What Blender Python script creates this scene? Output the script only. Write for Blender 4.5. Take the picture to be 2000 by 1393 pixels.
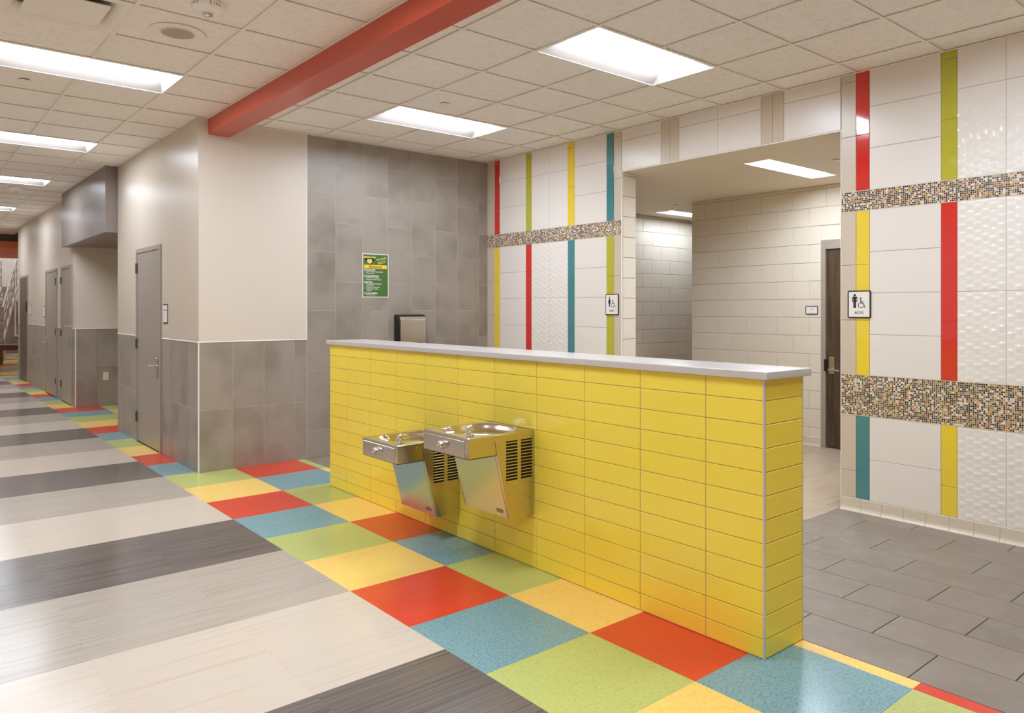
import bpy, bmesh, math, random
from mathutils import Matrix, Vector

random.seed(7)
for o in list(bpy.data.objects):
    bpy.data.objects.remove(o)
SC = bpy.context.scene
COL = SC.collection
R = math.radians

# ------------------------------------------------------------------ camera, world, exposure
cam_d = bpy.data.cameras.new('camera')
cam_d.sensor_fit = 'HORIZONTAL'
cam_d.sensor_width = 36.0
cam_d.lens = 36.0 * 1469.67 / 2000.0
cam_d.shift_x = (1000.0 - 1057.43) / 2000.0
cam_d.shift_y = (602.75 - 696.5) / 2000.0
cam_d.clip_start = 0.05
cam = bpy.data.objects.new('camera', cam_d)
COL.objects.link(cam)
cam.location = (-2.4891, -1.9132, 1.5245)
cam.rotation_euler = (R(90), 0, R(-40.9207))
SC.camera = cam

world = bpy.data.worlds.new('world')
SC.world = world
world.use_nodes = True
world.node_tree.nodes['Background'].inputs[0].default_value = (0.05, 0.048, 0.045, 1)
world.node_tree.nodes['Background'].inputs[1].default_value = 1.0

SC.view_settings.view_transform = 'Standard'
SC.view_settings.look = 'None'
SC.view_settings.gamma = 1.0
SC.view_settings.use_curve_mapping = False
SC.view_settings.exposure = 0.92
LAMP_STRENGTH = 19.0
LAMP_COLOR = (0.90, 1.0, 1.13)
SC.cycles.max_bounces = 14
SC.cycles.diffuse_bounces = 8
SC.cycles.glossy_bounces = 5
SC.cycles.sample_clamp_indirect = 6.0
SC.cycles.caustics_reflective = False
SC.cycles.caustics_refractive = False

# ------------------------------------------------------------------ materials
def lin(c):
    out = []
    for v in c[:3]:
        v = v / 255.0
        out.append(v / 12.92 if v <= 0.04045 else ((v + 0.055) / 1.055) ** 2.4)
    return tuple(out) + (1.0,)

MATS = {}
def M(name, rgb, rough=0.5, metal=0.0, spec=0.5, var=0.0, tint=None, bump=None, coat=0.0, emit=None):
    """rgb: base colour. var: value spread from object to object. tint: list of (rgb2, scale xyz, lo, hi, amount) noise layers.
    bump: (scale xyz, strength, distance)."""
    m = bpy.data.materials.new(name)
    m.use_nodes = True
    nt = m.node_tree
    b = nt.nodes['Principled BSDF']
    b.inputs['Roughness'].default_value = rough
    b.inputs['Metallic'].default_value = metal
    b.inputs['Specular IOR Level'].default_value = spec
    b.inputs['Coat Weight'].default_value = coat
    b.inputs['Coat Roughness'].default_value = 0.08
    base = nt.nodes.new('ShaderNodeRGB')
    base.outputs[0].default_value = lin(rgb)
    cur = base.outputs[0]
    pos = None
    def position(scale):
        nonlocal pos
        if pos is None:
            pos = nt.nodes.new('ShaderNodeNewGeometry')
        mp = nt.nodes.new('ShaderNodeVectorMath'); mp.operation = 'MULTIPLY'
        nt.links.new(pos.outputs['Position'], mp.inputs[0])
        mp.inputs[1].default_value = scale
        return mp.outputs[0]
    for layer in (tint or []):
        rgb2, scale, lo, hi, amt = layer
        n = nt.nodes.new('ShaderNodeTexNoise'); n.inputs['Scale'].default_value = 1.0
        n.inputs['Detail'].default_value = 4.0
        vec = position(scale)
        if var:
            oi = nt.nodes.new('ShaderNodeObjectInfo')
            ad = nt.nodes.new('ShaderNodeVectorMath'); ad.operation = 'MULTIPLY_ADD'
            nt.links.new(oi.outputs['Random'], ad.inputs[0])
            ad.inputs[1].default_value = (37.0, 91.0, 53.0)
            nt.links.new(vec, ad.inputs[2])
            vec = ad.outputs[0]
        nt.links.new(vec, n.inputs['Vector'])
        mr = nt.nodes.new('ShaderNodeMapRange')
        mr.inputs['From Min'].default_value = lo; mr.inputs['From Max'].default_value = hi
        mr.inputs['To Max'].default_value = amt
        nt.links.new(n.outputs[0], mr.inputs['Value'])
        mx = nt.nodes.new('ShaderNodeMix'); mx.data_type = 'RGBA'
        nt.links.new(mr.outputs[0], mx.inputs['Factor'])
        nt.links.new(cur, mx.inputs[6]); mx.inputs[7].default_value = lin(rgb2)
        cur = mx.outputs[2]
    if var:
        oi = nt.nodes.new('ShaderNodeObjectInfo')
        mr = nt.nodes.new('ShaderNodeMapRange')
        mr.inputs['To Min'].default_value = 1 - var; mr.inputs['To Max'].default_value = 1 + var
        nt.links.new(oi.outputs['Random'], mr.inputs['Value'])
        hs = nt.nodes.new('ShaderNodeHueSaturation')
        nt.links.new(mr.outputs[0], hs.inputs['Value'])
        nt.links.new(cur, hs.inputs['Color'])
        cur = hs.outputs[0]
    nt.links.new(cur, b.inputs['Base Color'])
    if bump:
        n = nt.nodes.new('ShaderNodeTexNoise'); n.inputs['Scale'].default_value = 1.0
        n.inputs['Detail'].default_value = 3.0
        nt.links.new(position(bump[0]), n.inputs['Vector'])
        bp = nt.nodes.new('ShaderNodeBump')
        bp.inputs['Strength'].default_value = bump[1]; bp.inputs['Distance'].default_value = bump[2]
        nt.links.new(n.outputs[0], bp.inputs['Height'])
        nt.links.new(bp.outputs[0], b.inputs['Normal'])
    if emit:
        b.inputs['Emission Color'].default_value = tuple(emit[0]) + (1,)
        b.inputs['Emission Strength'].default_value = emit[1]
    MATS[name] = m
    return m

# floor
VCT = dict(
    red=M('vinyl_red', (222, 72, 48), 0.22, var=0.02, tint=[((238, 96, 58), (60, 25, 60), 0.55, 0.8, 0.35)]),
    teal=M('vinyl_teal', (130, 172, 180), 0.22, var=0.02, tint=[((96, 140, 150), (70, 150, 70), 0.5, 0.62, 0.8), ((170, 198, 190), (90, 190, 70), 0.58, 0.7, 0.6)]),
    green=M('vinyl_green', (194, 202, 120), 0.22, var=0.02, tint=[((168, 178, 86), (60, 130, 60), 0.55, 0.68, 0.7)]),
    yellow=M('vinyl_yellow', (255, 217, 122), 0.22, var=0.015, tint=[((236, 186, 84), (40, 70, 40), 0.5, 0.75, 0.5)]))
PLANK = dict(
    dark=M('plank_dark', (112, 102, 96), 0.2, var=0.03, tint=[((72, 64, 59), (1.3, 62, 1), 0.47, 0.72, 0.8), ((134, 122, 112), (0.9, 40, 1), 0.5, 0.75, 0.5)]),
    mid=M('plank_mid', (186, 175, 162), 0.2, var=0.02, tint=[((150, 137, 126), (1.1, 62, 1), 0.50, 0.75, 0.65)]),
    cream=M('plank_cream', (216, 203, 187), 0.2, var=0.012, tint=[((200, 180, 158), (1.0, 55, 1), 0.52, 0.75, 0.6)]))
GROUT_DARK = M('grout_dark', (96, 86, 76), 0.9)
PORC = M('porcelain_gray', (144, 132, 121), 0.42, var=0.03, tint=[((130, 119, 108), (3, 3, 3), 0.45, 0.7, 0.6), ((160, 150, 139), (14, 14, 14), 0.5, 0.75, 0.4)], bump=((60, 60, 60), 0.08, 0.002))
TAN = M('porcelain_tan', (190, 172, 150), 0.38, var=0.03, tint=[((172, 154, 132), (4, 9, 4), 0.45, 0.7, 0.6)])
# walls
WALLGRAY = M('wall_tile_gray', (158, 148, 138), 0.36, var=0.025, tint=[((124, 114, 103), (2.5, 2.5, 2.5), 0.45, 0.72, 0.7), ((158, 148, 138), (11, 11, 11), 0.52, 0.75, 0.4)], bump=((45, 45, 45), 0.06, 0.002))
GROUT_LIGHT = M('grout_light', (196, 184, 168), 0.9)
GROUT_BROWN = M('grout_brown', (150, 138, 126), 0.9)
GROUT_YELLOW = M('grout_half_wall', (172, 156, 122), 0.9)
GROUT_WHITE = M('grout_white', (208, 195, 180), 0.9)
PAINT = M('paint_beige', (218, 207, 193), 0.42, bump=((25, 25, 25), 0.03, 0.002))
PAINT_GLOSS = M('paint_beige_gloss', (206, 193, 177), 0.33, spec=0.4, bump=((3, 3, 14), 0.10, 0.004))
BLOCK = M('block_paint', (227, 217, 201), 0.5, var=0.01, bump=((55, 55, 55), 0.25, 0.003))
CEILPAINT = M('ceiling_paint', (232, 220, 198), 0.6)
SOFFIT = M('soffit_paint', (138, 127, 120), 0.36, spec=0.35, bump=((3, 3, 14), 0.08, 0.004))
WHITE = M('tile_white', (232, 225, 219), 0.26, spec=0.35, var=0.008)
WHITE_RELIEF = M('tile_white_relief', (236, 230, 224), 0.10)
BEIGE = M('tile_beige', (206, 192, 174), 0.3, var=0.012)
STRIP = dict(
    red=M('tile_red', (214, 52, 46), 0.07, var=0.01, coat=0.4),
    green=M('tile_green', (186, 182, 58), 0.07, var=0.01, coat=0.4),
    yellow=M('tile_strip_yellow', (238, 208, 66), 0.07, var=0.01, coat=0.4),
    teal=M('tile_teal', (72, 136, 142), 0.07, var=0.01, coat=0.4))
YELLOW = M('tile_yellow', (252, 226, 80), 0.13, var=0.012)
BASETILE = M('base_tile', (216, 204, 188), 0.35, var=0.015)
MOS = [M('mosaic_%s' % n, c, 0.15) for n, c in (
    ('black', (26, 22, 24)), ('white', (238, 230, 222)), ('amber', (214, 164, 84)), ('olive', (172, 160, 74)),
    ('maroon', (112, 48, 42)), ('slate', (78, 98, 112)), ('orange', (205, 110, 64)), ('brown', (92, 66, 54)),
    ('sage', (130, 138, 104)), ('pink', (226, 196, 180)))]
MOS_W = [30, 14, 12, 9, 9, 7, 6, 8, 5, 4]
TRIM = M('trim_metal', (222, 216, 206), 0.35, metal=0.5)
TRIM_WHITE = M('trim_white', (238, 233, 228), 0.35)
# ceiling
CTILE = M('ceiling_tile', (250, 246, 241), 0.9, var=0.012, tint=[((136, 116, 96), (165, 165, 165), 0.625, 0.69, 0.85), ((230, 222, 210), (18, 18, 18), 0.5, 0.8, 0.5)], bump=((95, 95, 95), 0.3, 0.003))
CBAR = M('ceiling_bar', (246, 241, 234), 0.5)
BEAM = M('beam_paint', (198, 82, 58), 0.35)
FIXWHITE = M('fixture_white', (244, 242, 238), 0.35)
REFLECTOR = M('fixture_reflector', (160, 152, 145), 0.6)
LENS = M('lamp_lens', (250, 248, 244), 0.4, emit=(LAMP_COLOR, LAMP_STRENGTH))
LENS_SMALL = M('lamp_lens_small', (250, 248, 244), 0.4, emit=(LAMP_COLOR, LAMP_STRENGTH * 2.1))
LENS_MID = M('lamp_lens_mid', (250, 248, 244), 0.4, emit=(LAMP_COLOR, LAMP_STRENGTH * 0.8))
# objects
STEEL = M('stainless', (205, 196, 184), 0.24, metal=1.0, bump=((8, 8, 260), 0.05, 0.001))
CHROME = M('chrome', (225, 225, 225), 0.08, metal=1.0)
BRUSHED = M('brushed_nickel', (196, 186, 172), 0.32, metal=1.0)
BLACK = M('black_plastic', (24, 21, 20), 0.4)
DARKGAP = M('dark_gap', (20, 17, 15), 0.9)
SIGNWHITE = M('sign_white', (236, 231, 227), 0.4)
DOORGRAY = M('door_gray', (156, 146, 136), 0.36, bump=((3, 3, 12), 0.05, 0.003))
FRAMEGRAY = M('door_frame_gray', (162, 150, 138), 0.36)
DOORDARK = M('door_dark', (84, 74, 68), 0.35)
WOOD = M('door_wood', (84, 66, 48), 0.35, tint=[((58, 44, 31), (26, 26, 1.6), 0.42, 0.6, 0.8), ((106, 84, 60), (90, 90, 4), 0.5, 0.65, 0.5)])
WOODDARK = M('bench_wood', (130, 90, 64), 0.4, tint=[((60, 38, 28), (3, 30, 30), 0.45, 0.65, 0.6)])
CAP = M('cap_stone', (203, 198, 195), 0.24, tint=[((214, 206, 200), (40, 40, 40), 0.5, 0.7, 0.5)])
POSTERGREEN = M('poster_green', (72, 110, 50), 0.45)
POSTERYELLOW = M('poster_yellow', (250, 200, 66), 0.45)
PALEYELLOW = M('poster_pale_yellow', (222, 206, 110), 0.45)
REDPRINT = M('red_print', (204, 60, 56), 0.5)
ORANGE = M('orange_paint', (236, 132, 84), 0.5)
STAIRGRAY = M('stair_paint', (176, 166, 154), 0.45)
PLATE = M('plate_cream', (224, 214, 192), 0.4)

# ------------------------------------------------------------------ mesh helpers
def link(name, me, mat, parent=None, loc=(0, 0, 0), rot=None):
    o = bpy.data.objects.new(name, me)
    COL.objects.link(o)
    o.location = loc
    if rot is not None:
        o.rotation_euler = rot
    if mat is not None and len(me.materials) == 0:
        me.materials.append(mat)
    if parent is not None:
        o.parent = parent
    return o

def mesh_of(name, verts, faces, smooth=False):
    me = bpy.data.meshes.new(name)
    me.from_pydata([tuple(v) for v in verts], [], faces)
    me.update()
    if smooth:
        for p in me.polygons:
            p.use_smooth = True
    return me

CACHE = {}
def tile_mesh(d, face, ch, mat):
    key = (tuple(round(v, 4) for v in d), face, ch, mat.name)
    if key in CACHE:
        return CACHE[key]
    ax = 'xyz'.index(face[1]); a, b = [i for i in range(3) if i != ax]
    pos = face[0] == '+'
    n = d[ax]; back = 0.0 if pos else n; front = n if pos else 0.0
    shoulder = front - ch if pos else front + ch
    verts = []
    for lvl, ins in ((back, 0.0), (shoulder, 0.0), (front, ch)):
        for (sa, sb) in ((0, 0), (1, 0), (1, 1), (0, 1)):
            v = [0, 0, 0]
            v[ax] = lvl
            v[a] = ins if sa == 0 else d[a] - ins
            v[b] = ins if sb == 0 else d[b] - ins
            verts.append(v)
    faces = [(3, 2, 1, 0), (8, 9, 10, 11)]
    for k in (0, 4):
        for i in range(4):
            j = (i + 1) % 4
            faces.append((k + i, k + j, k + 4 + j, k + 4 + i))
    me = mesh_of('tile', verts, faces)
    bm = bmesh.new(); bm.from_mesh(me); bmesh.ops.recalc_face_normals(bm, faces=bm.faces); bm.to_mesh(me); bm.free()
    me.materials.append(mat)
    CACHE[key] = me
    return me

def piece(parent, name, x0, x1, y0, y1, z0, z1, mat, face, ch=0.0012):
    d = (x1 - x0, y1 - y0, z1 - z0)
    ch = min(ch, min(d) * 0.45)
    return link(name, tile_mesh(d, face, ch, mat), None, parent, (x0, y0, z0))

class MB:
    def __init__(self):
        self.v = []; self.f = []; self.m = []
    def add(self, verts, faces, mi=0):
        n = len(self.v)
        self.v += [tuple(p) for p in verts]
        self.f += [tuple(i + n for i in f) for f in faces]
        self.m += [mi] * len(faces)
        return self
    def box(self, x0, x1, y0, y1, z0, z1, mi=0):
        v = [(x0, y0, z0), (x1, y0, z0), (x1, y1, z0), (x0, y1, z0), (x0, y0, z1), (x1, y0, z1), (x1, y1, z1), (x0, y1, z1)]
        return self.add(v, [(3, 2, 1, 0), (4, 5, 6, 7), (0, 1, 5, 4), (1, 2, 6, 5), (2, 3, 7, 6), (3, 0, 4, 7)], mi)
    def prism(self, poly, fn, t0, t1, mi=0):
        """poly: 2-D outline, fn(u, v, t) -> xyz"""
        n = len(poly)
        v = [fn(p[0], p[1], t0) for p in poly] + [fn(p[0], p[1], t1) for p in poly]
        f = [tuple(range(n))[::-1], tuple(range(n, 2 * n))]
        f += [(i, (i + 1) % n, n + (i + 1) % n, n + i) for i in range(n)]
        return self.add(v, f, mi)
    def lathe(self, prof, fn, seg=20, mi=0):
        """prof: (radius, height); fn(x, y, h) -> xyz"""
        v = []; f = []
        for r, h in prof:
            for i in range(seg):
                a = 2 * math.pi * i / seg
                v.append(fn(r * math.cos(a), r * math.sin(a), h))
        for k in range(len(prof) - 1):
            for i in range(seg):
                j = (i + 1) % seg
                f.append((k * seg + i, k * seg + j, (k + 1) * seg + j, (k + 1) * seg + i))
        f.append(tuple(range(seg))[::-1]); f.append(tuple(range((len(prof) - 1) * seg, len(prof) * seg)))
        return self.add(v, f, mi)
    def tube(self, p0, p1, r, seg=10, mi=0):
        p0 = Vector(p0); p1 = Vector(p1); d = (p1 - p0)
        L = d.length
        q = d.to_track_quat('Z', 'Y')
        return self.lathe([(r, 0), (r, L)], lambda x, y, h: p0 + q @ Vector((x, y, h)), seg, mi)
    def build(self, name, mats, parent=None, loc=(0, 0, 0), rot=None, smooth=None, bevel=None):
        me = mesh_of(name, self.v, self.f)
        bm = bmesh.new(); bm.from_mesh(me)
        bm.faces.ensure_lookup_table()
        for i, fc in enumerate(bm.faces):
            fc.material_index = self.m[i]
        bmesh.ops.recalc_face_normals(bm, faces=bm.faces)
        if bevel:
            bmesh.ops.bevel(bm, geom=[e for e in bm.edges if len(e.link_faces) == 2 and e.calc_face_angle(0) > 0.6], offset=bevel[0], segments=bevel[1], affect='EDGES', profile=0.6)
        bm.to_mesh(me); bm.free()
        if not isinstance(mats, (list, tuple)):
            mats = [mats]
        for m in mats:
            me.materials.append(m)
        if smooth:
            for p in me.polygons:
                p.use_smooth = True
            me.set_sharp_from_angle(angle=R(smooth))
        return link(name, me, None, parent, loc, rot)

def tag(o, label=None, cat=None, group=None, kind=None):
    if label: o['label'] = label
    if cat: o['category'] = cat
    if group: o['group'] = group
    if kind: o['kind'] = kind
    return o

def thing(name, label, cat, loc, rot=(0, 0, 0), group=None):
    o = bpy.data.objects.new(name, None)
    o.empty_display_size = 0.1
    COL.objects.link(o)
    o.location = loc; o.rotation_euler = rot
    return tag(o, label, cat, group)

def struct(name, mb, mat, label=None):
    o = mb.build(name, mat)
    return tag(o, label, None, None, 'structure')

TEXTS = []
def text(parent, body, size, loc, mat, align='LEFT', rot=(0, 0, 0), name='lettering', sx=1.0, bold=0.0):
    cu = bpy.data.curves.new('lettering', 'FONT')
    cu.body = body; cu.size = size; cu.align_x = align; cu.align_y = 'BOTTOM_BASELINE'
    cu.extrude = 0.0002; cu.offset = bold
    cu.resolution_u = 3
    cu.materials.append(mat)
    o = bpy.data.objects.new(name, cu)
    COL.objects.link(o)
    o.parent = parent; o.location = loc; o.rotation_euler = rot; o.scale = (sx, 1, 1)
    TEXTS.append(o)
    return o

def bake_texts():
    bpy.context.view_layer.update()
    dg = bpy.context.evaluated_depsgraph_get()
    for o in TEXTS:
        me = bpy.data.meshes.new_from_object(o.evaluated_get(dg))
        n = bpy.data.objects.new('lettering', me)
        COL.objects.link(n)
        n.parent = o.parent; n.location = o.location; n.rotation_euler = o.rotation_euler; n.scale = o.scale
    for o in TEXTS:
        bpy.data.objects.remove(o)
    TEXTS.clear()

def copy_tree(o, parent=None):
    c = o.copy(); COL.objects.link(c)
    if parent is not None:
        c.parent = parent
    for ch in list(o.children):
        copy_tree(ch, c)
    return c

FACE_X = (R(90), 0, R(-90))      # local x to the right, y up, z out of a wall that faces -X
FACE_Y = (R(90), 0, 0)           # the same for a wall that faces -Y

def rrect(w, h, r, n=5):
    p = []
    for cx, cy, a0 in ((w / 2 - r, h / 2 - r, 0), (-w / 2 + r, h / 2 - r, 90), (-w / 2 + r, -h / 2 + r, 180), (w / 2 - r, -h / 2 + r, 270)):
        for i in range(n + 1):
            a = R(a0 + 90 * i / n)
            p.append((cx + r * math.cos(a), cy + r * math.sin(a)))
    return p
def disc(cx, cy, r, n=18):
    return [(cx + r * math.cos(2 * math.pi * i / n), cy + r * math.sin(2 * math.pi * i / n)) for i in range(n)]
IDENT = lambda u, v, t: (u, v, t)

# ------------------------------------------------------------------ key dimensions (metres)
T = 0.6096
ZC = 3.29            # main ceiling
ZV = 2.88            # vestibule ceiling and opening head
XW = 3.0             # face of the mosaic wall
YB = 5.42            # face of the back wall
XC = -0.33           # face of the corridor wall
XL = -3.06           # corridor's other wall
YN = -4.6            # wall behind the camera

# ------------------------------------------------------------------ floor
floor = struct('floor', MB().box(XL, 8.0, YN, 30.0, -0.12, -0.006), GROUT_DARK)
ROWA = ['green', 'teal', 'red', 'yellow']
ROWB = ['red', 'yellow', 'green', 'teal']
J = 0.0004
for k in range(-8, 30):
    y0, y1 = k * T, (k + 1) * T
    piece(floor, 'vinyl_tile', -T + J, -J, y0 + J, y1 - J, -0.006, 0, VCT[ROWA[k % 4]], '+z', 0.0003)
    if k < 9 or 13 <= k < 19:
        piece(floor, 'vinyl_tile', J, T - J, y0 + J, y1 - J, -0.006, 0, VCT[ROWB[k % 4]], '+z', 0.0003)
        w = 0.687 if k < 13 else 2 * T
        piece(floor, 'vinyl_tile', T + J, w - J, y0 + J, y1 - J, -0.006, 0, VCT[ROWA[k % 4]], '+z', 0.0003)
for n in range(-5, 20):
    y0, y1 = n * 0.9144, min((n + 1) * 0.9144, 18.28)
    c = ['dark', 'cream', 'mid'][n % 3]
    x = -T
    while x > XL + 0.01:
        xa = max(XL, x - 0.6096)
        piece(floor, 'plank_tile', xa + 0.0001, x - 0.0001, y0 + 0.0001, y1 - 0.0001, -0.006, 0, PLANK[c], '+z', 0.0001)
        x = xa
# gray porcelain running bond beside the half wall
GJ = 0.0022
for r in range(8):
    x0 = 0.69 + r * 0.3052; x1 = min(x0 + 0.3052, XW + 0.02)
    off = -0.556 if r % 2 == 0 else -0.258
    if r == 3 or r == 5: off = 0.334 - 0.6
    y = off - 0.6 * 7
    while y < YB:
        ya, yb = max(y, YN), min(y + 0.6, YB)
        if yb - ya > 0.02 and x1 - x0 > 0.02:
            tan = (ya + yb) / 2 > 0.935 and (ya + yb) / 2 < 3.2 and r >= 5
            if r >= 5 and ya < 0.935 < yb:
                piece(floor, 'porcelain_tile', x0 + GJ, x1 - GJ, ya + GJ, 0.935 - GJ / 2, -0.006, 0, PORC, '+z', 0.0008)
                piece(floor, 'porcelain_tile', x0 + GJ, x1 - GJ, 0.935 + GJ / 2, yb - GJ, -0.006, 0, TAN, '+z', 0.0008)
            else:
                piece(floor, 'porcelain_tile', x0 + GJ, x1 - GJ, ya + GJ, yb - GJ, -0.006, 0, TAN if tan else PORC, '+z', 0.0008)
        y += 0.6
for r in range(8):
    for q in range(10):
        x0 = 3.02 + r * 0.61; y0 = 0.45 + q * 0.6
        piece(floor, 'porcelain_tile', x0 + GJ, x0 + 0.61 - GJ, y0 + GJ, y0 + 0.6 - GJ, -0.006, 0, TAN, '+z', 0.0008)
# striped vinyl of the lobby at the corridor's end
st = MB(); rr = random.Random(3)
for k in range(36):
    for q in range(8):
        x0 = XL + q * 1.2; y0 = 18.29 + k * 0.305
        st.box(x0, x0 + 1.2, y0, y0 + 0.304, -0.006, 0.0, rr.randrange(4))
so = st.build('vinyl_stripes', [VCT[c] for c in ('red', 'teal', 'green', 'yellow')], floor)
so['kind'] = 'stuff'

# ------------------------------------------------------------------ mosaic wall with the opening
def wall_right_build():
    OY0, OY1 = 0.93, 3.205
    w = MB()
    w.box(XW + 0.003, XW + 0.2, OY1, 5.62, 0, 3.45)
    w.box(XW + 0.003, XW + 0.2, OY0, OY1, ZV + 0.005, 3.45)
    w.box(XW + 0.003, XW + 0.2, YN, OY0, 0, 3.45)
    wall = struct('wall_right', w, GROUT_BROWN)
    X0, X1 = XW, XW + 0.012
    top, m1a, m1b, m2a, m2b, base = ZC + 0.01, 2.405, 2.255, 1.027, 0.724, 0.1
    zones = [(top, m1a), (m1b, m2a), (m2b, base)]
    white_z = [3.02, 2.7135, 1.945, 1.639, 1.332, 0.404]
    strip_z = [3.235, 2.822, 1.852, 1.437, 0.303]
    tex_z = [3.015, 1.64]
    def column(ya, yb, kind, mats, joints):
        y0, y1 = min(ya, yb), max(ya, yb)
        for zi, (zt, zb) in enumerate(zones):
            cuts = [zt] + [z for z in joints if zb < z < zt] + [zb]
            for a, b in zip(cuts[:-1], cuts[1:]):
                mat = mats[zi] if isinstance(mats, (list, tuple)) else mats
                if kind == 'relief':
                    relief(wall, y0 + 0.0013, y1 - 0.0013, b + 0.0013, a - 0.0013)
                else:
                    piece(wall, 'wall_tile', X0, X1, y0 + 0.0013, y1 - 0.0013, b + 0.0013, a - 0.0013, mat, '-x', 0.0016)
    def relief(wall, y0, y1, z0, z1):
        """pillowed facets: staggered little wedges over the tile's face"""
        ny = max(2, int(round((y1 - y0) / 0.0492))); nz = max(2, int(round((z1 - z0) / 0.0535)))
        sub = 8
        NY, NZ = ny * sub, nz * sub
        vs = []
        for j in range(NZ + 1):
            for i in range(NY + 1):
                fy = i / sub; fz = j / sub
                cy = min(int(fy), ny - 1)
                ph = fz + 0.5 * (cy % 2) + (0.0, 0.18, 0.3, 0.1)[(cy // 2) % 4]
                t = ph - math.floor(ph)
                u = fy - cy
                ramp = t / 0.86 if t < 0.86 else (1 - t) / 0.14
                sgn = 1 if int(math.floor(ph)) % 2 == 0 else 0.5
                side = 0.2 + 0.8 * (4 * u * (1 - u))
                edge = min(1.0, min(i, NY - i, j, NZ - j) / 2.0)
                h = 0.0042 * ramp * sgn * side * edge
                vs.append((XW + 0.0012 - h, y0 + (y1 - y0) * i / NY, z0 + (z1 - z0) * j / NZ))
        fs = []
        for j in range(NZ):
            for i in range(NY):
                a = j * (NY + 1) + i
                fs.append((a, a + NY + 1, a + NY + 2, a + 1))
        n = len(vs)
        vs += [(XW + 0.011, y0, z0), (XW + 0.011, y1, z0), (XW + 0.011, y1, z1), (XW + 0.011, y0, z1)]
        c = [0, NY, NZ * (NY + 1) + NY, NZ * (NY + 1)]
        for i in range(4):
            j = (i + 1) % 4
            fs.append((c[i], c[j], n + j, n + i))
        me = mesh_of('relief_tile', vs, fs, smooth=True)
        me.set_sharp_from_angle(angle=R(50))
        link('wall_tile', me, WHITE_RELIEF, wall)
    S = STRIP
    column(5.425, 5.277, 'beige', BEIGE, strip_z)
    column(5.277, 5.176, 'strip', [S['red'], S['yellow'], S['teal']], strip_z)
    column(5.176, 4.690, 'white', WHITE, white_z)
    column(4.690, 4.591, 'strip', [S['green'], S['red'], S['yellow']], strip_z)
    column(4.591, 4.288, 'relief', None, tex_z)
    column(4.288, 3.988, 'relief', None, tex_z)
    column(3.988, 3.884, 'strip', [S['yellow'], S['teal'], S['red']], strip_z)
    column(3.884, 3.412, 'white', WHITE, white_z)
    column(3.412, 3.310, 'strip', [S['teal'], S['green'], S['yellow']], strip_z)
    column(3.310, 3.208, 'beige', BEIGE, strip_z)
    column(0.927, 0.810, 'beige', BEIGE, strip_z)
    column(0.810, 0.708, 'strip', [S['red'], S['yellow'], S['teal']], strip_z)
    column(0.708, 0.206, 'white', WHITE, white_z)
    column(0.206, 0.101, 'strip', [S['green'], S['red'], S['yellow']], strip_z)
    column(0.101, -0.195, 'relief', None, tex_z)
    column(-0.195, -0.491, 'relief', None, tex_z)
    column(-0.491, -0.594, 'strip', [S['yellow'], S['teal'], S['red']], strip_z)
    column(-0.594, -1.090, 'white', WHITE, white_z)
    column(-1.090, -1.192, 'strip', [S['teal'], S['green'], S['yellow']], strip_z)
    # header over the opening
    for ya, yb, mat in ((3.205, 2.701, WHITE), (2.701, 2.596, BEIGE), (2.596, 2.488, BEIGE), (2.488, 2.058, WHITE), (2.058, 1.627, WHITE), (1.627, 1.519, BEIGE), (1.519, 1.414, BEIGE), (1.414, 0.930, WHITE)):
        cuts = [top, 3.186, ZV + 0.008] if mat is WHITE else [top, ZV + 0.008]
        for a, b in zip(cuts[:-1], cuts[1:]):
            piece(wall, 'wall_tile', X0, X1, yb + 0.0013, ya - 0.0013, b + 0.0013, a - 0.0013, mat, '-x', 0.0016)
    # mosaic bands: thousands of chips, joined
    rm = random.Random(11)
    def mosaic(y0, y1, z0, z1):
        piece(wall, 'mosaic_bed', XW + 0.0008, XW + 0.0115, y0, y1, z0 + 0.001, z1 - 0.001, GROUT_WHITE, '-x', 0.0005)
        p = 0.0131
        nz = int((z1 - z0 - 0.004) / p); p2 = (z1 - z0 - 0.004) / nz
        ny = int((y1 - y0 - 0.004) / p); p1 = (y1 - y0 - 0.004) / ny
        mb = MB(); g = 0.0013; c = 0.0010
        for j in range(nz):
            for i in range(ny):
                a0 = y0 + 0.002 + i * p1 + g; a1 = a0 + p1 - 2 * g
                b0 = z0 + 0.002 + j * p2 + g; b1 = b0 + p2 - 2 * g
                mi = rm.choices(range(10), MOS_W)[0]
                xb, xf = XW + 0.0012, XW - 0.0006
                v = [(xb, a0, b0), (xb, a1, b0), (xb, a1, b1), (xb, a0, b1), (xf, a0 + c, b0 + c), (xf, a1 - c, b0 + c), (xf, a1 - c, b1 - c), (xf, a0 + c, b1 - c)]
                mb.add(v, [(4, 7, 6, 5), (0, 4, 5, 1), (1, 5, 6, 2), (2, 6, 7, 3), (3, 7, 4, 0)], mi)
        me = mesh_of('mosaic_band', mb.v, mb.f)
        for m in MOS:
            me.materials.append(m)
        me.polygons.foreach_set('material_index', mb.m)
        o = link('mosaic_band', me, None, wall)
        o['kind'] = 'stuff'
    for y0, y1 in ((3.208, 5.42), (-1.19, 0.927)):
        mosaic(y0, y1, m1b, m1a)
        mosaic(y0, y1, m2b, m2a)
        for z in (m1a, m1b, m2a, m2b):
            piece(wall, 'mosaic_trim', XW - 0.0014, XW + 0.011, y0, y1, z - 0.0022, z + 0.0022, TRIM, '-x', 0.0006)
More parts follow.
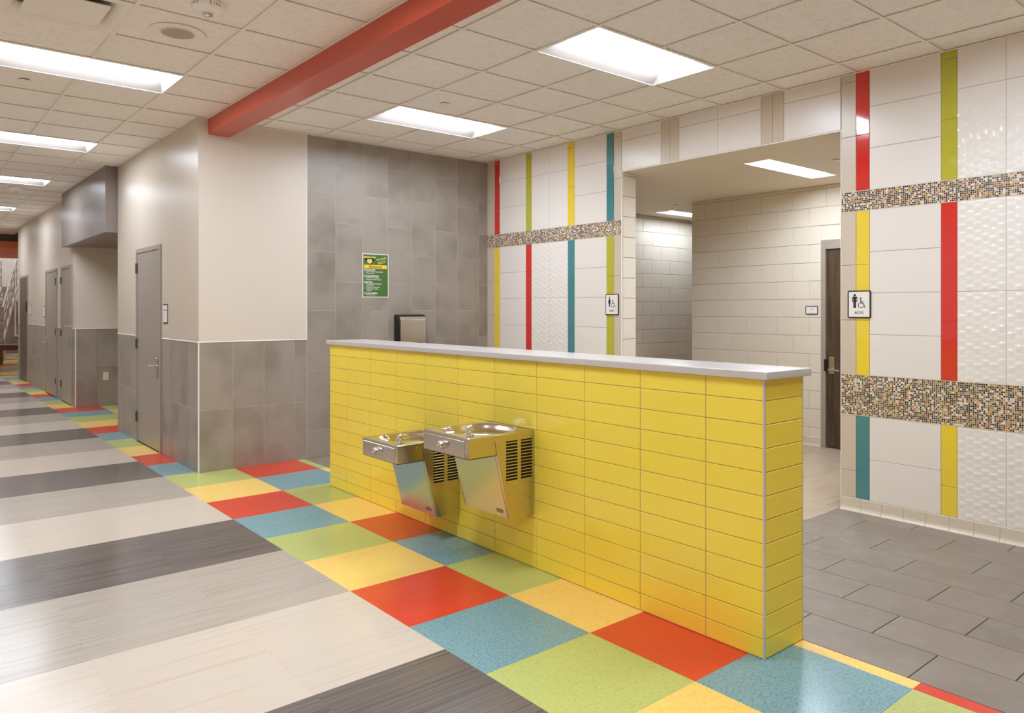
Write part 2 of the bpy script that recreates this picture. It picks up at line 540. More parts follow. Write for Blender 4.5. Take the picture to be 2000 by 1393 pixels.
    # cove base tiles
    for y0, y1 in ((YN, 0.928), (3.208, 5.42)):
        y = y1
        while y > y0 + 0.02:
            ya = max(y0, y - 0.1555)
            prof = [(0.011, 0.1), (0.002, 0.1), (-0.004, 0.096), (-0.004, 0.03), (-0.008, 0.016), (-0.016, 0.006), (-0.026, 0.001), (0.011, 0.001)]
            mb = MB().prism(prof, lambda u, v, t: (XW + u, t, v), ya + 0.001, y - 0.001)
            mb.build('base_tile', BASETILE, wall)
            y = ya
    # metal edging of the opening
    piece(wall, 'edge_trim', XW - 0.002, XW + 0.012, 0.925, 0.9315, 0, ZV + 0.006, TRIM_WHITE, '-x', 0.001)
    piece(wall, 'edge_trim', XW - 0.002, XW + 0.012, 3.2035, 3.21, 0, ZV + 0.006, TRIM_WHITE, '-x', 0.001)
    piece(wall, 'edge_trim', XW - 0.002, XW + 0.012, 0.93, 3.205, ZV - 0.002, ZV + 0.007, TRIM_WHITE, '-x', 0.001)
    # painted block jamb on the girls' side
    for k in range(15):
        z0 = k * 0.2032; z1 = min(z0 + 0.2032, ZV)
        if z1 - z0 > 0.02:
            piece(wall, 'jamb_block', XW + 0.012, XW + 0.2, 3.195, 3.2055, z0 + 0.002, z1 - 0.002, BLOCK, '-y', 0.003)
    return wall
wall_right = wall_right_build()

# ------------------------------------------------------------------ back wall: gray tile and painted return
wb = MB().box(XC + 0.01, 3.2, YB + 0.0013, 5.62, 0, 3.45)
wall_back = struct('wall_back', wb, GROUT_LIGHT)
def gtile(parent, a0, a1, z0, z1, axis, face_at, mat=WALLGRAY, g=0.0014):
    if axis == 'y':
        piece(parent, 'wall_tile', a0 + g, a1 - g, face_at, face_at + 0.01, z0 + g, z1 - g, mat, '-y', 0.001)
    else:
        piece(parent, 'wall_tile', face_at, face_at + 0.01, a0 + g, a1 - g, z0 + g, z1 - g, mat, '-x', 0.001)
edges = [0.718, 1.03, 1.332, 1.637, 1.942, 2.252, 2.559, 2.869, XW + 0.004]
for i, (a, b) in enumerate(zip(edges[:-1], edges[1:])):
    js = [2.725, 2.113, 1.503, 0.893, 0.283] if i % 2 == 0 else [3.03, 2.416, 1.802, 1.190, 0.580]
    zs = [ZC + 0.005] + js + [0.0]
    for t, q in zip(zs[:-1], zs[1:]):
        gtile(wall_back, a, b, q, t, 'y', YB)
piece(wall_back, 'paint_panel', XC + 0.004, 0.709, YB, YB + 0.01, 1.216, ZC + 0.005, PAINT, '-y', 0.001)
ded = [XC + 0.008, -0.023, 0.281, 0.587, 0.716]
for a, b in zip(ded[:-1], ded[1:]):
    gtile(wall_back, a, b, 0.578, 1.206, 'y', YB)
    gtile(wall_back, a, b, 0.0, 0.578, 'y', YB)
piece(wall_back, 'dado_trim', XC, 0.716, YB - 0.004, YB + 0.009, 1.205, 1.217, TRIM_WHITE, '-y', 0.002)
piece(wall_back, 'edge_trim', 0.7085, 0.719, YB - 0.004, YB + 0.009, 1.2, ZC + 0.005, TRIM_WHITE, '-y', 0.002)
piece(wall_back, 'corner_trim', XC - 0.002, XC + 0.010, YB - 0.003, YB + 0.009, 0.0, 1.206, TRIM_WHITE, '-y', 0.002)

# ------------------------------------------------------------------ corridor wall, near stretch
wl = MB().box(XC + 0.0013, XC + 0.2, 5.425, 8.66, 0, 3.45)
wall_left = struct('wall_left', wl, GROUT_LIGHT)
for y0, y1, z0 in ((5.427, 6.655, 1.216), (6.655, 7.685, 2.195), (7.685, 8.66, 1.216)):
    piece(wall_left, 'paint_panel', XC, XC + 0.0095, y0 + 0.0008, y1 - 0.0008, z0, ZC + 0.005, PAINT_GLOSS, '-x', 0.001)
def dado(parent, y0, y1, step=0.3052):
    y = y0
    while y < y1 - 0.02:
        yb = min(y + step, y1)
        for a, b in ((0.0, 0.585), (0.585, 1.206)):
            gtile(parent, y, yb, a, b, 'x', XC)
        y = yb
    piece(parent, 'dado_trim', XC - 0.004, XC + 0.009, y0, y1, 1.205, 1.217, TRIM_WHITE, '-x', 0.002)
dado(wall_left, 5.434, 6.65)
dado(wall_left, 7.69, 8.66)
ac = MB().box(XC + 0.2, 1.4, 8.45, 8.66, 0, 2.6).box(1.2, 1.4, 8.66, 11.5, 0, 2.6)
wall_alcove = struct('wall_alcove', ac, PAINT)
# gray bulkhead over the alcove
bh = MB().box(-0.464, 1.3, 8.68, 11.80, 2.474, 3.33)
bulk = struct('ceiling_bulkhead', bh, SOFFIT)

# far stretch with the alcove's end wall
wf = MB().box(XC + 0.0013, XC + 0.2, 11.4913, 18.30, 0, 3.45).box(XC + 0.2, 1.4, 11.498, 11.7, 0, 2.6)
wall_far_left = struct('wall_corridor', wf, GROUT_LIGHT)
piece(wall_far_left, 'paint_panel', XC + 0.004, 1.2, 11.49, 11.4995, 1.216, 2.474, PAINT, '-y', 0.001)
for a, b in ((XC + 0.008, -0.036), (-0.036, 0.27), (0.27, 0.575), (0.575, 0.88), (0.88, 1.19)):
    gtile(wall_far_left, a, b, 0.6, 1.206, 'y', 11.49)
    gtile(wall_far_left, a, b, 0.0, 0.6, 'y', 11.49)
piece(wall_far_left, 'dado_trim', XC, 1.19, 11.486, 11.499, 1.205, 1.217, TRIM_WHITE, '-y', 0.002)
piece(wall_far_left, 'corner_trim', XC - 0.002, XC + 0.010, 11.488, 11.499, 0.0, 1.206, TRIM_WHITE, '-y', 0.002)
D = [(11.73, 12.68), (13.13, 14.33), (16.68, 17.9)]
ys = [11.5, D[0][0], D[0][1], D[1][0], D[1][1], 15.03, D[2][0], D[2][1], 18.30]
for a, b in zip(ys[:-1], ys[1:]):
    z0 = 2.2 if (a, b) in D else 1.216
    piece(wall_far_left, 'paint_panel', XC, XC + 0.0095, a + 0.0015, b - 0.0015, z0, ZC + 0.005, PAINT_GLOSS, '-x', 0.001)
for a, b in ((11.51, 11.73), (12.68, 13.13), (14.33, 16.68), (17.9, 18.30)):
    dado(wall_far_left, a, b, 0.61)

# ------------------------------------------------------------------ doors of the corridor
HINGE = M('hinge_bronze', (122, 110, 98), 0.4, metal=0.6)
def hinge(parent, y, z, mat=HINGE):
    m = MB().box(XC - 0.017, XC - 0.008, y - 0.022, y + 0.022, z - 0.055, z + 0.055)
    m.tube((XC - 0.022, y, z - 0.057), (XC - 0.022, y, z + 0.057), 0.009, 8)
    m.build('hinge', mat, parent)
def corridor_door(n, y0, y1, ztop, leafmat, hinge_side, handle, label):
    d = MB()
    fw = 0.05
    d.box(XC - 0.016, XC + 0.004, y0, y0 + fw, 0, ztop)
    d.box(XC - 0.016, XC + 0.004, y1 - fw, y1, 0, ztop)
    d.box(XC - 0.016, XC + 0.004, y0 + fw, y1 - fw, ztop - fw, ztop)
    fr = d.build('door_%d' % n, FRAMEGRAY, bevel=(0.002, 1))
    tag(fr, label, None, None, 'structure')
    piece(fr, 'floor_gap', XC - 0.004, XC + 0.004, y0 + fw, y1 - fw, 0.0, 0.03, DARKGAP, '-x')
    piece(fr, 'leaf', XC - 0.009, XC + 0.004, y0 + fw + 0.004, y1 - fw - 0.004, 0.016, ztop - fw - 0.004, leafmat, '-x', 0.0015)
    hy = y1 - fw if hinge_side == 'far' else y0 + fw
    if hinge_side:
        for z in (1.985, 1.125, 0.29):
            hinge(fr, hy, z)
    if handle == 'lever':
        ly = y0 + fw + 0.07 if hinge_side == 'far' else y1 - fw - 0.07
        s = 1 if hinge_side == 'far' else -1
        MB().box(XC - 0.019, XC - 0.008, ly - 0.024, ly + 0.024, 0.79, 1.02).build('lock_plate', BRUSHED, fr, bevel=(0.004, 2))
        h = MB().tube((XC - 0.019, ly, 0.915), (XC - 0.07, ly, 0.915), 0.011)
        h.tube((XC - 0.066, ly - s * 0.008, 0.915), (XC - 0.066, ly + s * 0.125, 0.912), 0.0105)
        h.build('lever_handle', CHROME, fr, smooth=40)
        MB().tube((XC - 0.019, ly, 0.985), (XC - 0.032, ly, 0.985), 0.014, 12).build('lock_cylinder', CHROME, fr, smooth=40)
    elif handle == 'knob':
        ly = y0 + fw + 0.09
        MB().lathe([(0.028, 0), (0.028, 0.01), (0.012, 0.014), (0.012, 0.04), (0.03, 0.05), (0.03, 0.068), (0.015, 0.075)], lambda x, y, h: (XC - 0.008 - h, ly + x, 1.235 + y)).build('door_knob', CHROME, fr, smooth=40)
        MB().box(XC - 0.016, XC - 0.008, ly - 0.02, ly + 0.02, 0.93, 1.07).build('lock_plate', BRUSHED, fr, bevel=(0.003, 1))
    return fr
corridor_door(1, 6.655, 7.69, 2.203, DOORGRAY, 'far', 'lever', 'tall gray metal door with lever handle in the near corridor wall')
corridor_door(2, D[0][0], D[0][1] + 0.03, 2.215, DOORGRAY, 'far', 'knob', 'gray metal door with round knob just past the alcove')
corridor_door(3, D[1][0], D[1][1], 2.21, DOORGRAY, 'near', 'lever', 'gray metal door with lever handle at its far edge, deeper in the corridor')
d4 = corridor_door(4, D[2][0], D[2][1], 2.22, DOORDARK, None, None, 'dark door in a gray frame near the corridor end')
MB().box(XC - 0.03, XC - 0.008, D[2][0] + 0.06, D[2][0] + 0.16, 1.45, 1.66).build('card_reader', BLACK, d4, bevel=(0.004, 1))

# ------------------------------------------------------------------ vestibule behind the opening
XA = 5.27
va = MB().box(XA + 0.012, XA + 0.2, 2.33, 4.10, 0, ZV + 0.05).box(XA + 0.012, XA + 0.2, 0.5, 1.36, 0, ZV + 0.05).box(XA + 0.012, XA + 0.2, 1.36, 2.33, 2.275, ZV + 0.05).box(XA + 0.16, XA + 0.2, 1.36, 2.33, 0, 2.275)
wall_vest = struct('wall_vestibule', va, BLOCK)
BM = 0.0024
def block_wall(parent, along, a0, a1, at, skip=None, start=0.0, first_half=False):
    nrow = 15
    for k in range(nrow):
        z0 = k * 0.2032; z1 = min(z0 + 0.2032, ZV)
        if z1 - z0 < 0.01:
            continue
        s = a1 if k % 2 == 0 else a1 - 0.203
        cuts = [a1]
        p = a1 - (0.4064 if (k % 2 == 0) != first_half else 0.2032)
        while p > a0 + 0.01:
            cuts.append(p); p -= 0.4064
        cuts.append(a0)
        for hi, lo in zip(cuts[:-1], cuts[1:]):
            segs = [(lo, hi)]
            if skip and z0 < skip[2] - 0.03:
                segs = []
                if hi > skip[1]: segs.append((max(lo, skip[1]), hi))
                if lo < skip[0]: segs.append((lo, min(hi, skip[0])))
            for l, h in segs:
                if h - l < 0.015: continue
                if along == 'y':
                    piece(parent, 'block', at, at + 0.014, l + BM / 2, h - BM / 2, z0 + BM / 2, z1 - BM / 2, BLOCK, '-x', 0.004)
                else:
                    piece(parent, 'block', l + BM / 2, h - BM / 2, at, at + 0.014, z0 + BM / 2, z1 - BM / 2, BLOCK, '-y', 0.004)
block_wall(wall_vest, 'y', 0.9, 4.10, XA, skip=(1.36, 2.33, 2.275))
for y0, y1 in ((2.33, 2.63), (2.63, 2.93), (2.93, 3.23), (3.23, 3.53), (3.53, 3.83), (3.83, 4.10)):
    mb = MB().prism([(0.0, 0.1), (-0.006, 0.1), (-0.009, 0.095), (-0.009, 0.03), (-0.014, 0.012), (-0.026, 0.001), (0.0, 0.001)], lambda u, v, t: (XA + u, t, v), y0 + 0.001, y1 - 0.001)
    mb.build('base_tile', BASETILE, wall_vest)
vb = MB().box(3.2, 8.0, 5.372, 5.6, 0, ZV + 0.05)
wall_vb = struct('wall_vestibule_back', vb, BLOCK)
block_wall(wall_vb, 'x', 3.2, 8.0, 5.36)
vc = MB().box(7.9, 8.1, 0.3, 5.6, 0, ZV + 0.05).box(3.2, 8.0, 0.3, 0.5, 0, ZV + 0.05)
wall_vc = struct('wall_vestibule_side', vc, BLOCK)
LC = (3.545, 4.775, 1.885, 2.17)
LD = (5.67, 6.90, 4.765, 5.055)
xs = sorted({XW + 0.2, 8.0, LC[0], LC[1], LD[0], LD[1]}); yv = sorted({0.3, 5.6, LC[2], LC[3], LD[2], LD[3]})
cv = MB().box(XW + 0.012, XW + 0.2, 0.93, 3.205, ZV, ZV + 0.006)
for a, b in zip(xs[:-1], xs[1:]):
    for c, d in zip(yv[:-1], yv[1:]):
        mx, my = (a + b) / 2, (c + d) / 2
        if any(L[0] < mx < L[1] and L[2] < my < L[3] for L in (LC, LD)):
            continue
        cv.box(a, b, c, d, ZV, ZV + 0.03)
cv.box(XW + 0.2, 8.1, 0.3, 5.6, ZV + 0.2, ZV + 0.25)
ceil_v = struct('ceiling_vestibule', cv, CEILPAINT)

# wooden door in the vestibule wall
wd = MB()
wd.box(XA - 0.014, XA + 0.15, 2.275, 2.33, 0, 2.275).box(XA - 0.014, XA + 0.15, 1.36, 1.415, 0, 2.275).box(XA - 0.014, XA + 0.15, 1.415, 2.275, 2.175, 2.275)
door5 = tag(wd.build('door_5', FRAMEGRAY, bevel=(0.002, 1)), 'dark brown wooden door in gray frame beyond the opening', None, None, 'structure')
piece(door5, 'leaf', XA + 0.008, XA + 0.05, 1.418, 2.271, 0.01, 2.171, WOOD, '-x', 0.0015)
MB().box(XA - 0.006, XA + 0.008, 2.178, 2.24, 0.81, 1.0).build('lock_plate', BRUSHED, door5, bevel=(0.004, 2))
h = MB().tube((XA - 0.004, 2.21, 0.86), (XA - 0.06, 2.21, 0.86), 0.012)
h.tube((XA - 0.056, 2.22, 0.86), (XA - 0.056, 2.09, 0.857), 0.011)
h.build('lever_handle', CHROME, door5, smooth=40)
MB().box(XA - 0.018, XA - 0.012, 2.262, 2.29, 0.84, 0.97).build('strike_plate', BLACK, door5)

# ------------------------------------------------------------------ unseen closing walls
for nm, b in (('wall_opposite', (XL - 0.2, XL, YN, 30)), ('wall_near', (XL, XW + 0.2, YN - 0.2, YN))):
    w = struct(nm, MB().box(b[0], b[1], b[2], b[3], 1.21, 4.6), PAINT_GLOSS)
    piece(w, 'dado_panel', b[0], b[1], b[2], b[3], 0, 1.21, PAINT, '+x' if nm == 'wall_opposite' else '+y')

# ------------------------------------------------------------------ ceilings
ceiling = struct('ceiling', MB().box(XL, 3.2, YN, 20.0, 3.45, 3.5), GROUT_DARK)
lights = []
LYL = [2.945 + 0.618 * k for k in range(-12, 29)]
LXL = [XL, -2.625, -2.015, -1.40, -0.79, -0.245]
LYR = [0.19 + 0.61 * k for k in range(-8, 9)] + [YB]
LXR = [-0.045, 0.255, 0.865, 1.475, 2.085, 2.695, XW]
LEFT_LIGHTS = [2.945 + 0.618 * k for k in (-8, -3, 2, 7, 12, 18, 23)]
RIGHT_LIGHTS = [0.19 + 0.61 * k for k in (-2, 2, 6)]
DIFF = (-2.015, 2.945)
def grid(xl, yl, lightrows, lx, hole=None):
    zt = ZC + 0.004
    for i in range(len(xl) - 1):
        for j in range(len(yl) - 1):
            x0, x1, y0, y1 = xl[i], xl[i + 1], yl[j], yl[j + 1]
            if any(abs(y0 - ly) < 0.05 for ly in lightrows) and lx[0] - 0.05 < x0 and x1 < lx[1] + 0.05:
                continue
            if hole and abs(x0 - hole[0]) < 0.05 and abs(y0 - hole[1]) < 0.05:
                continue
            piece(ceiling, 'ceiling_tile', x0 + 0.006, x1 - 0.006, y0 + 0.006, y1 - 0.006, zt + 0.006, zt + 0.02, CTILE, '-z', 0.001)
    for x in xl:
        ends = [(yl[0], yl[-1])]
        if lx[0] + 0.1 < x < lx[1] - 0.1:
            ends = []; p = yl[0]
            for ly in sorted(lightrows):
                if ly > p: ends.append((p, ly))
                p = ly + (yl[1] - yl[0])
            ends.append((p, yl[-1]))
        for ya, yb in ends:
            piece(ceiling, 'grid_bar', x - 0.011, x + 0.011, ya, yb, ZC, ZC + 0.0055, CBAR, '-z', 0.0006)
    for y in yl:
        segs = [(xl[0], xl[-1])]
        piece(ceiling, 'grid_bar', xl[0], xl[-1], y - 0.011, y + 0.011, ZC + 0.0008, ZC + 0.0062, CBAR, '-z', 0.0006)
grid(LXL, LYL, LEFT_LIGHTS, (-2.015, -0.79), DIFF)
grid(LXR, LYR, RIGHT_LIGHTS, (0.865, 2.085))
# ceiling margin by the corridor wall past the back wall
y = YB
yl2 = [v for v in LYL if v > YB - 0.1]
piece(ceiling, 'ceiling_tile', -0.245 + 0.006, XC + 0.30, YB + 0.0, 8.68, ZC + 0.007, ZC + 0.02, CTILE, '-z', 0.001)

def troffer(x0, x1, y0, y1, z, label, depth=0.085, group=None, glow=None):
    cx, cy = (x0 + x1) / 2, (y0 + y1) / 2
    hx, hy = (x1 - x0) / 2, (y1 - y0) / 2
    t = thing('ceiling_light', label, 'ceiling light', (cx, cy, z), group=group)
    f = 0.012
    m = MB()
    m.box(-hx, hx, -hy, -hy + f, -0.002, 0.012).box(-hx, hx, hy - f, hy, -0.002, 0.012)
    m.box(-hx, -hx + f, -hy + f, hy - f, -0.002, 0.012).box(hx - f, hx, -hy + f, hy - f, -0.002, 0.012)
    m.build('frame', FIXWHITE, t)
    # white reflector pan
    ix, iy = hx - f, hy - f
    ly = iy * 0.52
    v = [(-ix, -iy, 0.0), (ix, -iy, 0.0), (ix, iy, 0.0), (-ix, iy, 0.0), (-ix + 0.05, -ly, depth), (ix - 0.05, -ly, depth), (ix - 0.05, ly, depth), (-ix + 0.05, ly, depth)]
    MB().add(v, [(0, 1, 5, 4), (1, 2, 6, 5), (2, 3, 7, 6), (3, 0, 4, 7), (4, 5, 6, 7)]).build('reflector', REFLECTOR, t)
    # curved glowing lens
    n = 10; vs = []; fs = []
    for i in range(n + 1):
        a = math.pi * i / n
        yy = -ly * 0.98 * math.cos(a); zz = depth - 0.004 - (depth * 0.62) * math.sin(a)
        vs += [(-ix + 0.045, yy, zz), (ix - 0.045, yy, zz)]
    for i in range(n):
        fs.append((2 * i, 2 * i + 1, 2 * i + 3, 2 * i + 2))
    me = mesh_of('lens', vs, fs, True)
    link('lens', me, glow or LENS, t)
    for s in (-1, 1):
        e = MB().prism([(vs[2 * i][1], vs[2 * i][2]) for i in range(n + 1)], lambda u, v, q: (q, u, v), s * (ix - 0.0455), s * (ix - 0.0445))
        e.build('lens_end', glow or LENS, t)
    return t
RL = ['recessed ceiling light just behind the camera side of the alcove',
      'larger recessed ceiling light nearest the camera, over the half wall', 'recessed ceiling light closer to the gray tiled back wall']
for i, yv0 in enumerate(RIGHT_LIGHTS):
    troffer(0.865, 2.085, yv0, yv0 + 0.61, ZC + 0.001, RL[i])
LLB = ['corridor ceiling light farthest behind the camera', 'corridor ceiling light just above and behind the camera',
       'nearest corridor ceiling light, cut by the left picture edge', 'second corridor ceiling light from the camera, beyond the speaker',
       'third corridor ceiling light from the camera, level with the gray bulkhead', 'fourth corridor ceiling light, small at the left picture edge', 'corridor ceiling light at the corridor end, hidden from view']
for i, yv0 in enumerate(LEFT_LIGHTS):
    troffer(-2.015, -0.79, yv0, yv0 + 0.618, ZC + 0.001, LLB[i])
troffer(LC[0], LC[1], LC[2], LC[3], ZV, 'recessed light in the plain ceiling beyond the opening, before the wooden door', 0.06, glow=LENS_SMALL)
troffer(LD[0], LD[1], LD[2], LD[3], ZV, 'recessed light deep in the passage behind the block wall', 0.06, glow=LENS_MID)

# red beam
bm_ = MB().box(-0.243, -0.047, YN, YB - 0.001, 3.149, 3.33)
beam = tag(bm_.build('ceiling_beam', BEAM, bevel=(0.003, 2)), 'long brick red painted beam along the ceiling above the half wall', 'beam')

# ------------------------------------------------------------------ half wall with yellow tile
XF, XB2, Y0, Y1, ZT = 0.376, 0.688, -0.085, 4.170, 1.216
half = thing('half_wall', 'long low freestanding wall of glossy yellow tile under a pale stone cap', 'half wall', (0.53, 2.04, 0.0))
def hw(o):
    o.location = Vector(o.location) - Vector((0.53, 2.04, 0.0)); return o
hw(MB().box(XF + 0.0028, XB2 - 0.003, Y0 + 0.0028, Y1 - 0.001, 0.0, ZT).build('core', GROUT_YELLOW, half))
ycut = [Y0 + 0.007, 0.228, 0.632, 1.033, 1.436, 1.840, 2.244, 2.646, 3.047, 3.452, 3.852, Y1]
zcut = [0.002] + [0.0865 + 0.1036 * k for k in range(11)] + [ZT]
for k in range(12):
    for i in range(11):
        hw(piece(half, 'tile', XF, XF + 0.008, ycut[i] + 0.0016, ycut[i + 1] - 0.0016, zcut[k] + 0.0016, zcut[k + 1] - 0.0016, YELLOW, '-x', 0.002))
    hw(piece(half, 'tile', XF + 0.008, XB2 - 0.004, Y0, Y0 + 0.008, zcut[k] + 0.0016, zcut[k + 1] - 0.0016, YELLOW, '-y', 0.002))
    hw(piece(half, 'tile', XF + 0.008, XB2 - 0.004, Y1 - 0.006, Y1 + 0.002, zcut[k] + 0.0016, zcut[k + 1] - 0.0016, YELLOW, '+y', 0.002))
bt = MB()
for k in range(12):
    for i in range(11):
        bt.box(XB2 - 0.006, XB2, ycut[i] + 0.0013, ycut[i + 1] - 0.0013, zcut[k] + 0.0013, zcut[k + 1] - 0.0013)
bo = hw(bt.build('back_tiles', YELLOW, half)); bo['kind'] = 'stuff'
hw(MB().lathe([(0.0075, 0.0), (0.0075, ZT)], lambda x, y, h: (XF + 0.0065 + x, Y0 + 0.0065 + y, h), 14).build('corner_trim', TRIM, half, smooth=40))
hw(piece(half, 'corner_trim', XB2 - 0.004, XB2 + 0.001, Y0 - 0.001, Y0 + 0.008, 0, ZT, TRIM, '-y', 0.001))
hw(MB().box(0.35, 0.718, -0.112, 4.192, ZT, 1.251).build('stone_cap', CAP, half, bevel=(0.004, 3), smooth=40))

# ------------------------------------------------------------------ drinking fountains
def fountain():
    t = thing('drinking_fountain', 'higher stainless steel drinking fountain on the yellow wall, nearer the camera', 'drinking fountain', (XF, 1.4545, 0.812), group='pair of wall drinking fountains')
    W = 0.452
    fn = lambda u, v, q: (u, q, v)
    # cabinet with a raking front
    cab = [(0.0, -0.043), (-0.292, -0.043), (-0.277, -0.116), (-0.181, -0.497), (0.0, -0.497)]
    MB().prism(cab, fn, 0.003, W - 0.003).build('cabinet', STEEL, t, bevel=(0.002, 2), smooth=30)
    apr = [(-0.474, -0.002), (-0.294, -0.002), (-0.279, -0.116), (-0.474, -0.116)]
    a = MB()
    a.prism([(-0.474, -0.03), (-0.292, -0.03), (-0.2795, -0.116), (-0.474, -0.116)], fn, 0.0, W)
    a.build('apron', STEEL, t, bevel=(0.004, 3), smooth=30)
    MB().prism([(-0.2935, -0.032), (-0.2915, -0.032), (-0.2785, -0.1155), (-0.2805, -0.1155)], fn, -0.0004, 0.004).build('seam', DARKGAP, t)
    MB().box(-0.472, -0.279, 0.001, W - 0.001, -0.1185, -0.1155).build('apron_shadow_strip', DARKGAP, t)  # near-black strip standing in for the shadow line under the apron
    # basin top: rim, bowl and splash scoop
    NX, NY = 64, 60
    vs = []; fs = []
    def sm(e0, e1, x):
        q = max(0.0, min(1.0, (x - e0) / (e1 - e0))); return q * q * (3 - 2 * q)
    def hgt(x, y):
        dx = (x + 0.195) / 0.172; dy = (y - W / 2) / 0.205
        s = (abs(dx) ** 2.6 + abs(dy) ** 2.6) ** (1 / 2.6)
        d1 = 0.034 * (1 - sm(0.80, 1.0, s))
        ex = (x + 0.375) / 0.085; ey = (y - 0.285) / 0.125
        s2 = math.sqrt(ex * ex + ey * ey)
        d2 = 0.020 * (1 - sm(0.55, 1.0, s2))
        rim = 0.0055 * math.exp(-((s - 1.06) / 0.05) ** 2)
        e = min(x + 0.474, -x, y, W - y)
        return -max(d1, d2) + rim * sm(0.0, 0.02, e) * (1 - sm(0.3, 0.9, d2 / 0.02)) - 0.004 * (1 - sm(0.0, 0.006, e))
    for j in range(NY + 1):
        for i in range(NX + 1):
            x = -0.474 + 0.474 * i / NX; y = W * j / NY
            vs.append((x, y, hgt(x, y)))
    for j in range(NY):
        for i in range(NX):
            p = j * (NX + 1) + i
            fs.append((p, p + 1, p + NX + 2, p + NX + 1))
    loop = [i for i in range(NX + 1)] + [j * (NX + 1) + NX for j in range(1, NY + 1)] + [NY * (NX + 1) + i for i in range(NX - 1, -1, -1)] + [j * (NX + 1) for j in range(NY - 1, 0, -1)]
    n = len(vs)
    for q in loop:
        vs.append((vs[q][0], vs[q][1], -0.045 if vs[q][0] > -0.29 else -0.032))
    for i in range(len(loop)):
        j = (i + 1) % len(loop)
        fs.append((loop[j], loop[i], n + i, n + j))
    me = mesh_of('basin', vs, fs, True)
    me.set_sharp_from_angle(angle=R(45))
    link('basin', me, STEEL, t)
    MB().lathe([(0.018, -0.0285), (0.018, -0.0275), (0.012, -0.027)], lambda x, y, h: (-0.19 + x, W / 2 + y, h)).build('drain', CHROME, t)
    # push bar panel and button on the front
    piece(t, 'push_panel', -0.477, -0.470, 0.034, W - 0.012, -0.112, -0.020, STEEL, '-x', 0.0015)
    MB().lathe([(0.027, 0), (0.027, 0.004), (0.019, 0.006), (0.019, 0.02), (0.022, 0.023), (0.021, 0.032), (0.012, 0.036)], lambda x, y, h: (-0.477 - h, 0.24 + x, -0.062 + y), 24).build('push_button', CHROME, t, smooth=35)
    # bubbler
    b = MB().lathe([(0.021, -0.002), (0.021, 0.003), (0.015, 0.006), (0.015, 0.020), (0.0175, 0.024), (0.0185, 0.042), (0.014, 0.051), (0.006, 0.054)], lambda x, y, h: (-0.408 + x, 0.088 + y, h), 18)
    b.tube((-0.408, 0.088, 0.040), (-0.388, 0.097, 0.047), 0.010, 14)
    b.tube((-0.39, 0.074, 0.0), (-0.385, 0.074, 0.045), 0.0025, 8)
    b.build('bubbler', CHROME, t, smooth=35)
    # raking access panel
    A = Vector((-0.277, 0, -0.116)); B = Vector((-0.181, 0, -0.497))
    d = (B - A).normalized(); nrm = Vector((d.z, 0, -d.x))
    if nrm.x > 0: nrm = -nrm
    L = (B - A).length
    def sl(u, v, q):
        p = A + d * u + nrm * q
        return (p.x, v, p.z)
    MB().prism([(0.002, 0.020), (0.002, W - 0.020), (L - 0.002, W - 0.020), (L - 0.002, 0.020)], sl, 0.0, 0.0025).build('access_panel', STEEL, t, bevel=(0.0008, 1))
    # louvers in the near side
    for cx0, cx1 in ((-0.210, -0.125), (-0.100, -0.015)):
        for k in range(13):
            z = -0.046 - k * 0.0183
            lo = MB()
            lo.prism([(cx0, z - 0.0068), (cx0 + 0.002, z + 0.001), (cx0 + 0.008, z + 0.0058), (cx1 - 0.008, z + 0.0058), (cx1 - 0.002, z + 0.001), (cx1, z - 0.0068)], fn, 0.0015, 0.0032, 0)
            lo.prism([(0.0008, z + 0.0050), (0.0055, z + 0.0108), (0.0055, z + 0.0050)], lambda u, v, q: (q, u - 0.0025, v), cx0 + 0.004, cx1 - 0.004, 1)
            lo.build('louver', [DARKGAP, STEEL], t)
    for sx, sz in ((-0.44, -0.024), (-0.33, -0.024), (-0.275, -0.024), (-0.02, -0.024), (-0.1125, -0.024), (-0.1125, -0.285)):
        yy = 0.0 if sx < -0.29 else 0.003
        MB().lathe([(0.004, 0), (0.004, 0.001), (0.002, 0.0025)], lambda x, y, h: (sx + x, yy - h, sz + y), 10).build('screw', CHROME, t)
    # maker's badge on the raking panel
    bc = A + d * (L * 0.895) + nrm * 0.0025
    mat = Matrix(((0, -d.x, nrm.x, bc.x), (-1, 0, 0, 0.083), (0, -d.z, nrm.z, bc.z), (0, 0, 0, 1)))
    bg = MB().prism(rrect(0.062, 0.022, 0.0105), IDENT, 0, 0.0016, 0)
    bg.prism(rrect(0.054, 0.015, 0.007), IDENT, 0.0016, 0.0021, 1)
    bo = bg.build('badge', [BLACK, BRUSHED], t)
    bo.matrix_local = mat
    tx = text(bo, 'ELKAY', 0.0125, (0, -0.0045, 0.0024), BLACK, 'CENTER', sx=1.15, bold=0.0003)
    return t
f1 = fountain()
bake_texts()
f2 = copy_tree(f1)
f2.location = (XF, 2.214, 0.668)
f2['label'] = 'lower stainless steel drinking fountain on the yellow wall, farther from the camera'

